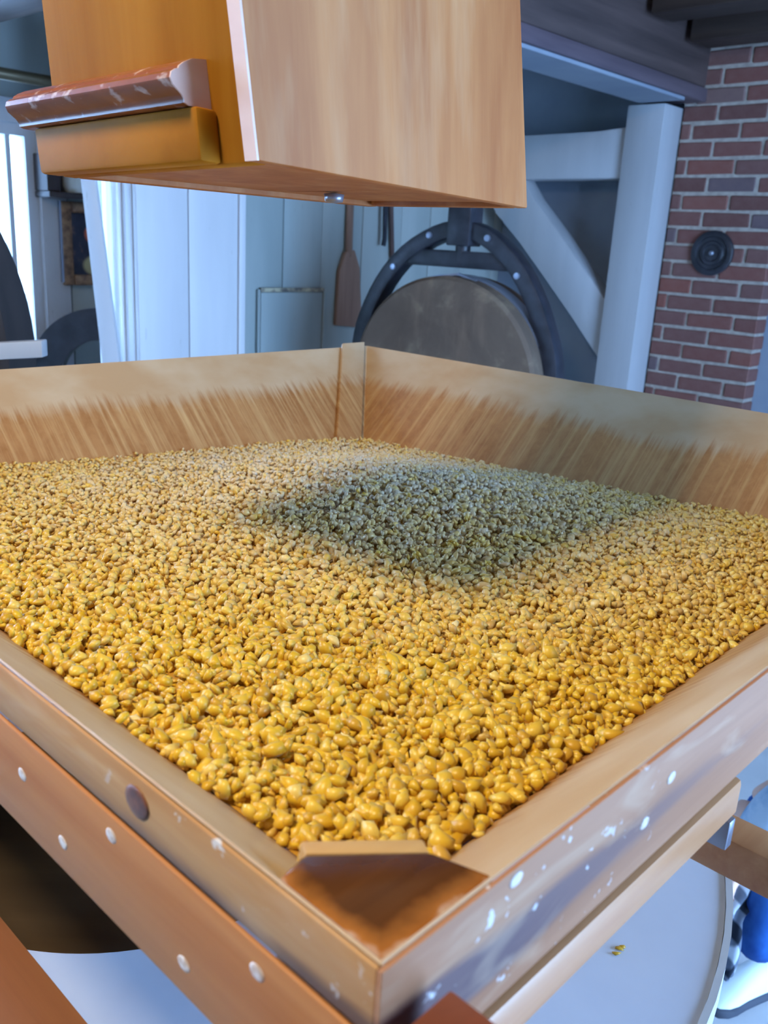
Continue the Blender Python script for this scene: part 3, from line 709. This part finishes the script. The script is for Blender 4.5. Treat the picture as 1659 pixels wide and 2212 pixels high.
for i in range(gn):
    for j_ in range(gn):
        x, y = gg[i] * .40, gg[j_] * .40
        for _ in range(4):
            zz = float(corn_z(x, y)) - .0045; lim = HS - TP + zz / SL - .0004; x, y = gg[i] * lim, gg[j_] * lim
        vv[i, j_] = bmb.verts.new((x, y, zz))
for i in range(gn - 1):
    for j_ in range(gn - 1): bmb.faces.new((vv[i, j_], vv[i + 1, j_], vv[i + 1, j_ + 1], vv[i, j_ + 1]))
mb = MB(); mb.bm.free(); mb.bm = bmb; o = mb.build('bed', M_CORNBED, heap, smooth=True); o['kind'] = 'stuff'
HM = Matrix.Translation(HC) @ Matrix.Rotation(YAW, 4, 'Z')
single = {}
def kernel_mesh(k, t):
    key = (k, t)
    if key not in single:
        V, Fc = PR[k]; me = bpy.data.meshes.new('corn_kernel'); me.from_pydata(V.tolist(), [], Fc.tolist())
        a = me.attributes.new('tint', 'FLOAT', 'POINT'); a.data.foreach_set('value', np.full(len(V), (t + .5) / 6, np.float32))
        me.polygons.foreach_set('use_smooth', [True] * len(Fc)); me.materials.append(M_CORN); single[key] = me
    return single[key]
for i in big:
    o = bpy.data.objects.new('corn_kernel', kernel_mesh(int(kid[i]), int(min(tint[i] * 6, 5)))); COL.objects.link(o)
    o.matrix_world = HM @ Matrix.Translation(pts[i].tolist()) @ Matrix(RMx[i].tolist()).to_4x4() @ Matrix.Scale(float(rad[i]), 4)
    side = 'along the near left board' if pts[i][0] < pts[i][1] - .06 else 'along the near right board' if pts[i][0] > pts[i][1] + .06 else 'in front of the corner block'
    look = 'deep golden' if tint[i] < .36 else 'bright yellow' if tint[i] < .66 else 'pale yellow'
    tag(o, look + ' cracked corn kernel on the heap ' + side, 'corn kernel', 'corn kernels at the near corner of the hopper')
for i, (qx, qy) in enumerate([(1338, 2052), (1330, 2062), (1345, 2048)]):
    d = px(qx, qy); P = d * ((CZ - CAMZ) / d.z); P.z = CZ + .0016
    o = bpy.data.objects.new('corn_crumb', kernel_mesh(i + 2, 0)); COL.objects.link(o); o.location = P; o.scale = (.0032, .0024, .0022)
    tag(o, 'tiny spilled corn crumb lying on the white round cover', 'corn crumb', 'crumbs on the case cover')

# ------------------------------------------------------------------ chute above the hopper
zb = .0
Ab, Bb, Cb, Db = at_y(120, 380, .555), at_y(560, 347, .44), at_y(1140, 450, .645), at_y(796, 447, .75)
def edge_top(bot, q, y, zt):
    t = at_y(q[0], q[1], y); k = (zt - bot.z) / (t.z - bot.z); return bot + (t - bot) * k
ZT = 1.74
At, Bt, Ct = edge_top(Ab, (75, 0), .555, ZT), edge_top(Bb, (522, 0), .44, ZT), edge_top(Cb, (1125, 0), .645, ZT)
Dt = Db + (Ct - Cb + At - Ab) * .5; Dt.z = ZT
cO = (Ab + Bb + Cb + Db) / 4
chu = empty('grain_chute', cO); tag(chu, 'wooden grain chute hanging from above over the corn hopper', 'chute')
Lc = lambda p: p - cO
def lerp(a, b, t): return a + (b - a) * t
def wall4(P0, P1, Q0, Q1, inward0, inward1, mat, name, t=.012):
    """board between bottom points P0,P1 and top points Q0,Q1, thickened toward the inside"""
    i0, i1 = inward0.normalized() * t, inward1.normalized() * t
    return MB().hexa([Lc(P0), Lc(P1), Lc(P1 + i1), Lc(P0 + i0)], [Lc(Q0), Lc(Q1), Lc(Q1 + i1), Lc(Q0 + i0)]).build(name, mat, chu, bevel=.0012)
ab, bc = (Ab - Bb).normalized(), (Cb - Bb).normalized()
# right board: full length B-C; its own edge shows as the pale strip
TB = .0085
wall4(Bb, Cb, Bt, Ct, ab, ab, M_CHUTE, 'side_board', TB)
tag(MB().hexa([Lc(Bb - bc * .0015), Lc(Bb), Lc(Bb + ab * TB), Lc(Bb + ab * TB - bc * .0015)], [Lc(Bt - bc * .0015), Lc(Bt), Lc(Bt + ab * TB), Lc(Bt + ab * TB - bc * .0015)]).build('board_edge', M_EDGE, chu), 'pale pinkish board edge')
# front board set back a little
sb = bc * .004
F0, F1, G0, G1 = Ab + sb, Bb + ab * (TB + .0004) + sb, At + sb, Bt + ab * (TB + .0004) + sb
wall4(F0, F1, G0, G1, bc, bc, M_CHUTEO, 'front_board', .010)
n_ad = -(ab); wall4(Ab + bc * .015, Db, At + bc * .015, Dt, n_ad, n_ad, M_CHUTE, 'side_board', .010)
wall4(Db + n_ad * .011, Cb + ab * (TB + .001), Dt + n_ad * .011, Ct + ab * (TB + .001), -bc, -bc, M_CHUTE, 'back_board', .010)
upz = Vector((0, 0, 1))
# slide board closing the bottom, in two pieces
S0, S1, S2, S3 = Ab + bc * .017 - ab * .012, Bb + ab * .010 + bc * .016, Cb + ab * .012 - bc * .014, Db - ab * .012 - bc * .014
for t0, t1 in ((0, .62), (.625, 1)):
    a0, a1, b0_, b1_ = lerp(S0, S3, t0), lerp(S0, S3, t1), lerp(S1, S2, t0), lerp(S1, S2, t1)
    MB().hexa([Lc(a0 + upz * .003), Lc(b0_ + upz * .003), Lc(b1_ + upz * .003), Lc(a1 + upz * .003)], [Lc(a0 + upz * .012), Lc(b0_ + upz * .012), Lc(b1_ + upz * .012), Lc(a1 + upz * .012)]).build('bottom_board', M_CHUTE, chu)
pbt = at_y(722, 412, .64); pbt.z = lerp(S0, S3, .55).z + .0005
MB().lathe([(0, -.004), (.006, -.003), (.007, .002), (0, .003)], 12, Matrix.Translation(Lc(pbt))).build('bolt', M_STEEL, chu, smooth=True)
sc0 = (At + Bt + Ct + Dt) / 4 - cO
MB().hexa([sc0 + Vector((x, y, .0005)) for x, y in ((-.07, -.07), (.07, -.07), (.07, .07), (-.07, .07))], [Vector((sc0.x + x, sc0.y + y, CEIL - .003 - cO.z)) for x, y in ((-.07, -.07), (.07, -.07), (.07, .07), (-.07, .07))]).build('spout', M_CHUTE, chu, bevel=.003)
P4 = [Lc(p) for p in (At, Bt, Ct, Dt)]
MB().hexa([p - Vector((0, 0, .012)) for p in P4], P4).build('top_board', M_CHUTE, chu)
# block and moulding across the front board
upd = ((At - Ab).normalized() + (Bt - Bb).normalized()).normalized()
def fpt(s, h, out):                                                     # s along A->B, h up the board, out from its face
    return Lc(lerp(Ab, Bb, s) + upd * h - bc * out)
fl = (Bb - Ab).length
def ledge(prof, s0, s1, mat, name, **k):
    m = MB(); A = [m.bm.verts.new(fpt(s0, h, o_)) for o_, h in prof]; B = [m.bm.verts.new(fpt(s1, h, o_)) for o_, h in prof]
    n = len(prof); m.bm.faces.new(A[::-1]); m.bm.faces.new(B)
    for i in range(n): m.bm.faces.new((A[i], A[(i + 1) % n], B[(i + 1) % n], B[i]))
    return m.build(name, mat, chu, **k)
ledge([(-.0035, .0), (.010, .0), (.010, .0245), (-.0035, .0245)], .0, .83, M_BLOCKO, 'front_block', bevel=.002)
MPROF = [(-.0035, .0247), (.0105, .0247), (.013, .0255), (.013, .0272), (.0145, .0292), (.019, .0325), (.0200, .0352), (.0190, .0378), (.0162, .0395), (.0148, .0398), (.0140, .0412), (.0110, .0432), (.006, .0455), (-.0035, .047)]
ledge(MPROF, -.055, .80, M_MOULD, 'crown_moulding', smooth='auto')
tag(ledge(MPROF, .8004, .806, M_EDGE, 'end_grain', smooth='auto'), 'pale bare end grain of the moulding')

# ------------------------------------------------------------------ person crouching beside the case
M_SKIN = Mat('skin', .5); M_SKIN.color(lin(214, 170, 150)); M_SKIN = M_SKIN.m
M_JEANS = Mat('blue_jeans', .8, .2); M_JEANS.color(M_JEANS.ramp(M_JEANS.noise(M_JEANS.coord((14, 14, 8)), 1, 4), [(.35, lin(28, 66, 132)), (.65, lin(52, 110, 186))])); M_JEANS = M_JEANS.m
M_TOP = Mat('pale_blue_top', .8, .2); M_TOP.color(M_TOP.ramp(M_TOP.noise(M_TOP.coord((20, 20, 20)), 1, 4), [(.4, lin(132, 160, 190)), (.6, lin(176, 192, 206))])); M_TOP = M_TOP.m
M_SHOE = Mat('white_sneaker', .6); M_SHOE.color(lin(226, 232, 228)); M_SHOE = M_SHOE.m
M_SOLE = Mat('dark_sole', .7); M_SOLE.color(lin(50, 54, 66)); M_SOLE = M_SOLE.m
M_HAIR = Mat('brown_hair', .5); M_HAIR.color(lin(70, 46, 30)); M_HAIR = M_HAIR.m
m = Mat('plaid', .85, .1)
def bands(ax, fq):
    w = m.n('ShaderNodeMath', operation='SINE'); m.L(m.math('MULTIPLY', ax, fq), w.inputs[0]); return m.step(w.outputs[0], -.25, .25)
x, y, z = m.xyz()
dg = m.math('ADD', x, m.math('MULTIPLY', y, .6))
b1 = bands(m.math('ADD', dg, m.math('MULTIPLY', z, .55)), 130); b2 = bands(m.math('SUBTRACT', dg, m.math('MULTIPLY', z, .55)), 130)
m.color(m.ramp(m.math('ADD', m.math('MULTIPLY', b1, .5), m.math('MULTIPLY', b2, .5)), [(.0, lin(48, 54, 66)), (.5, lin(126, 134, 150)), (1, lin(226, 230, 236))])); M_PLAID = m.m
def skin(name, V, E, Rr, mat, parent, root=0, sub=2):
    me = bpy.data.meshes.new(name); me.from_pydata([tuple(v) for v in V], E, []); o = bpy.data.objects.new(name, me); COL.objects.link(o); o.parent = parent
    md = o.modifiers.new('skin', 'SKIN'); md.use_smooth_shade = True; sk = me.skin_vertices[0].data
    for i, r_ in enumerate(Rr): sk[i].radius = (r_, r_); sk[i].use_root = (i == root)
    s2 = o.modifiers.new('sub', 'SUBSURF'); s2.levels = s2.render_levels = sub
    me.materials.append(mat); return o
PB = Vector((.96, 1.46, 0))
per = empty('person', PB); tag(per, 'person crouching beside the white case in jeans, plaid shirt and white sneakers', 'person')
def pv(*p): return Vector(p) - PB
bodyV = [pv(.95, 1.45, .20), pv(.935, 1.43, .30), pv(.91, 1.40, .42), pv(.895, 1.385, .51), pv(.885, 1.38, .565), pv(.88, 1.375, .62), pv(.875, 1.37, .68),
         pv(.87, 1.29, .50), pv(.725, 1.335, .455), pv(.667, 1.35, .325),
         pv(.91, 1.48, .50), pv(.85, 1.53, .38), pv(.76, 1.52, .33)]
bodyE = [(0, 1), (1, 2), (2, 3), (3, 4), (4, 5), (5, 6), (3, 7), (7, 8), (8, 9), (3, 10), (10, 11), (11, 12)]
skin('body', bodyV, bodyE, [.09, .085, .09, .07, .035, .045, .06, .038, .030, .020, .038, .030, .020], M_SKIN, per)
skin('top', [v.copy() for v in bodyV[:4]] + [bodyV[7], bodyV[8], bodyV[8].lerp(bodyV[9], .75), bodyV[10], bodyV[11]], [(0, 1), (1, 2), (2, 3), (3, 4), (4, 5), (5, 6), (3, 7), (7, 8)], [.105, .10, .105, .08, .05, .052, .038, .045, .042], M_TOP, per)
for s, (hipp, knee, ank) in enumerate([((.94, 1.41, .20), (.738, 1.36, .285), (.752, 1.375, .085)), ((.96, 1.52, .20), (.80, 1.57, .29), (.83, 1.58, .09))]):
    skin('trouser_leg', [pv(*hipp), pv(*Vector(hipp).lerp(Vector(knee), .55)), pv(*knee), pv(*Vector(knee).lerp(Vector(ank), .5)), pv(*ank)], [(0, 1), (1, 2), (2, 3), (3, 4)], [.075, .068, .058, .055, .050], M_JEANS, per)
    a = Vector(ank); dr = Vector((-.86, -.42, 0)) if s == 0 else Vector((-.97, -.2, 0)); dr.normalize(); sd = Vector((-dr.y, dr.x, 0))
    shn = MB()
    prof = [(d * .68, w * .74, h * .74) for d, w, h in [(-.075, .030, .075), (-.05, .036, .095), (0, .036, .092), (.045, .037, .075), (.085, .041, .056), (.115, .039, .046), (.140, .028, .036), (.150, .012, .026)]]
    for zz0, inset, mat, nm in ((.018, 0, M_SHOE, 'sneaker'), (0.0, .003, M_SOLE, 'sole')):
        sm = MB(); rings = []
        for d_, w_, h_ in prof:
            h2 = h_ if nm == 'sneaker' else .0175
            lo = zz0; ww = w_ + inset
            ring = []
            for k_ in range(10):
                t = math.pi * k_ / 9; ring.append(sm.bm.verts.new(pv(a.x, a.y, 0) + dr * (d_ + (inset if d_ > 0 else -inset)) + sd * (ww * math.cos(t)) + Vector((0, 0, lo + (h2 - lo) * (math.sin(t) ** .6)))))
            rings.append(ring)
        for A, B in zip(rings, rings[1:]):
            for k_ in range(9): sm.bm.faces.new((A[k_], A[k_ + 1], B[k_ + 1], B[k_]))
            sm.bm.faces.new((A[0], B[0], B[9], A[9]))
        sm.bm.faces.new(rings[0]); sm.bm.faces.new(rings[-1][::-1])
        last = sm.build(nm, mat, per if nm == 'sneaker' else last, smooth='auto')
# hanging plaid shirt tail: folded cloth with thickness
rows = [(1.36, (1580, 1892), (1652, 1905)), (1.35, (1592, 1925), (1638, 1950)), (1.345, (1574, 1965), (1600, 1975)), (1.335, (1562, 1990), (1602, 2000)), (1.33, (1552, 2040), (1604, 2050)), (1.33, (1548, 2085), (1598, 2092)), (1.33, (1546, 2112), (1584, 2120))]
mp = MB(); grid = []
for r_, (y, l, rgt) in enumerate(rows):
    row = []
    for k_ in range(9):
        t = k_ / 8; pnt = at_y(l[0] + (rgt[0] - l[0]) * t, l[1] + (rgt[1] - l[1]) * t, y); pnt.y += .008 * math.sin(t * 9 + r_)
        row.append(mp.bm.verts.new(pnt - PB))
    grid.append(row)
for A, B in zip(grid, grid[1:]):
    for k_ in range(8): mp.bm.faces.new((A[k_], A[k_ + 1], B[k_ + 1], B[k_]))
bmesh.ops.solidify(mp.bm, geom=mp.bm.faces[:], thickness=.006)
o = mp.build('plaid_shirt', M_PLAID, per, smooth=True); s2 = o.modifiers.new('sub', 'SUBSURF'); s2.levels = s2.render_levels = 1
# hands: palm and five curled fingers each
for wr, ang in ((bodyV[9], -1.2), (bodyV[12], 1.4)):
    d_ = Vector((-.45, .0, -.9)).normalized(); s_ = Vector((0, 1, 0)); n_ = d_.cross(s_)
    V = [wr, wr + d_ * .04, wr + d_ * .085]; E_ = [(0, 1), (1, 2)]; R_ = [.022, .03, .028]
    for f_, (off, ln) in enumerate([(-.028, .062), (-.010, .075), (.010, .07), (.027, .055)]):
        b_ = len(V); p0 = wr + d_ * .08 + s_ * off
        V += [p0, p0 + d_ * ln * .45 + n_ * .006, p0 + d_ * ln * .75 + n_ * .02, p0 + d_ * ln * .9 + n_ * .035]; E_ += [(2, b_), (b_, b_ + 1), (b_ + 1, b_ + 2), (b_ + 2, b_ + 3)]; R_ += [.0095, .009, .008, .007]
    b_ = len(V); p0 = wr + d_ * .03 - s_ * .03
    V += [p0, p0 + d_ * .03 - s_ * .018, p0 + d_ * .055 - s_ * .02]; E_ += [(1, b_), (b_, b_ + 1), (b_ + 1, b_ + 2)]; R_ += [.011, .010, .008]
    skin('hand', V, E_, R_, M_SKIN, per, 0, 1)
hd = pv(.865, 1.365, .71)
mh = MB().ball(hd, 1, (.088, .075, .112), 3)
for v in mh.bm.verts:
    r_ = v.co - hd
    if r_.z < -.03: v.co.y = hd.y + r_.y * (1 + (r_.z + .03) * 3)
    if r_.x < -.07 and abs(r_.y) < .02 and -.03 < r_.z < .01: v.co.x -= .014
mh.build('head', M_SKIN, per, smooth=True)
mh = MB().ball(hd + Vector((.018, 0, .02)), 1, (.092, .083, .112), 3)
bmesh.ops.delete(mh.bm, geom=[v for v in mh.bm.verts if v.co.x < hd.x - .03 and v.co.z < hd.z + .055], context='VERTS')
mh.build('hair', M_HAIR, per, smooth=True)
M_EYE = Mat('eye', .2); M_EYE.color(lin(40, 34, 34)); M_LIPM = Mat('lips', .5); M_LIPM.color(lin(176, 106, 98))
for s in (-1, 1):
    MB().ball(hd + Vector((-.078, s * .03, .006)), .009, sub=2).build('eye', M_EYE.m, per, smooth=True)
    MB().ball(hd + Vector((.0, s * .076, -.005)), 1, (.016, .008, .026), 2).build('ear', M_SKIN, per, smooth=True)
MB().ball(hd + Vector((-.078, 0, -.055)), 1, (.008, .022, .006), 2).build('mouth', M_LIPM.m, per, smooth=True)
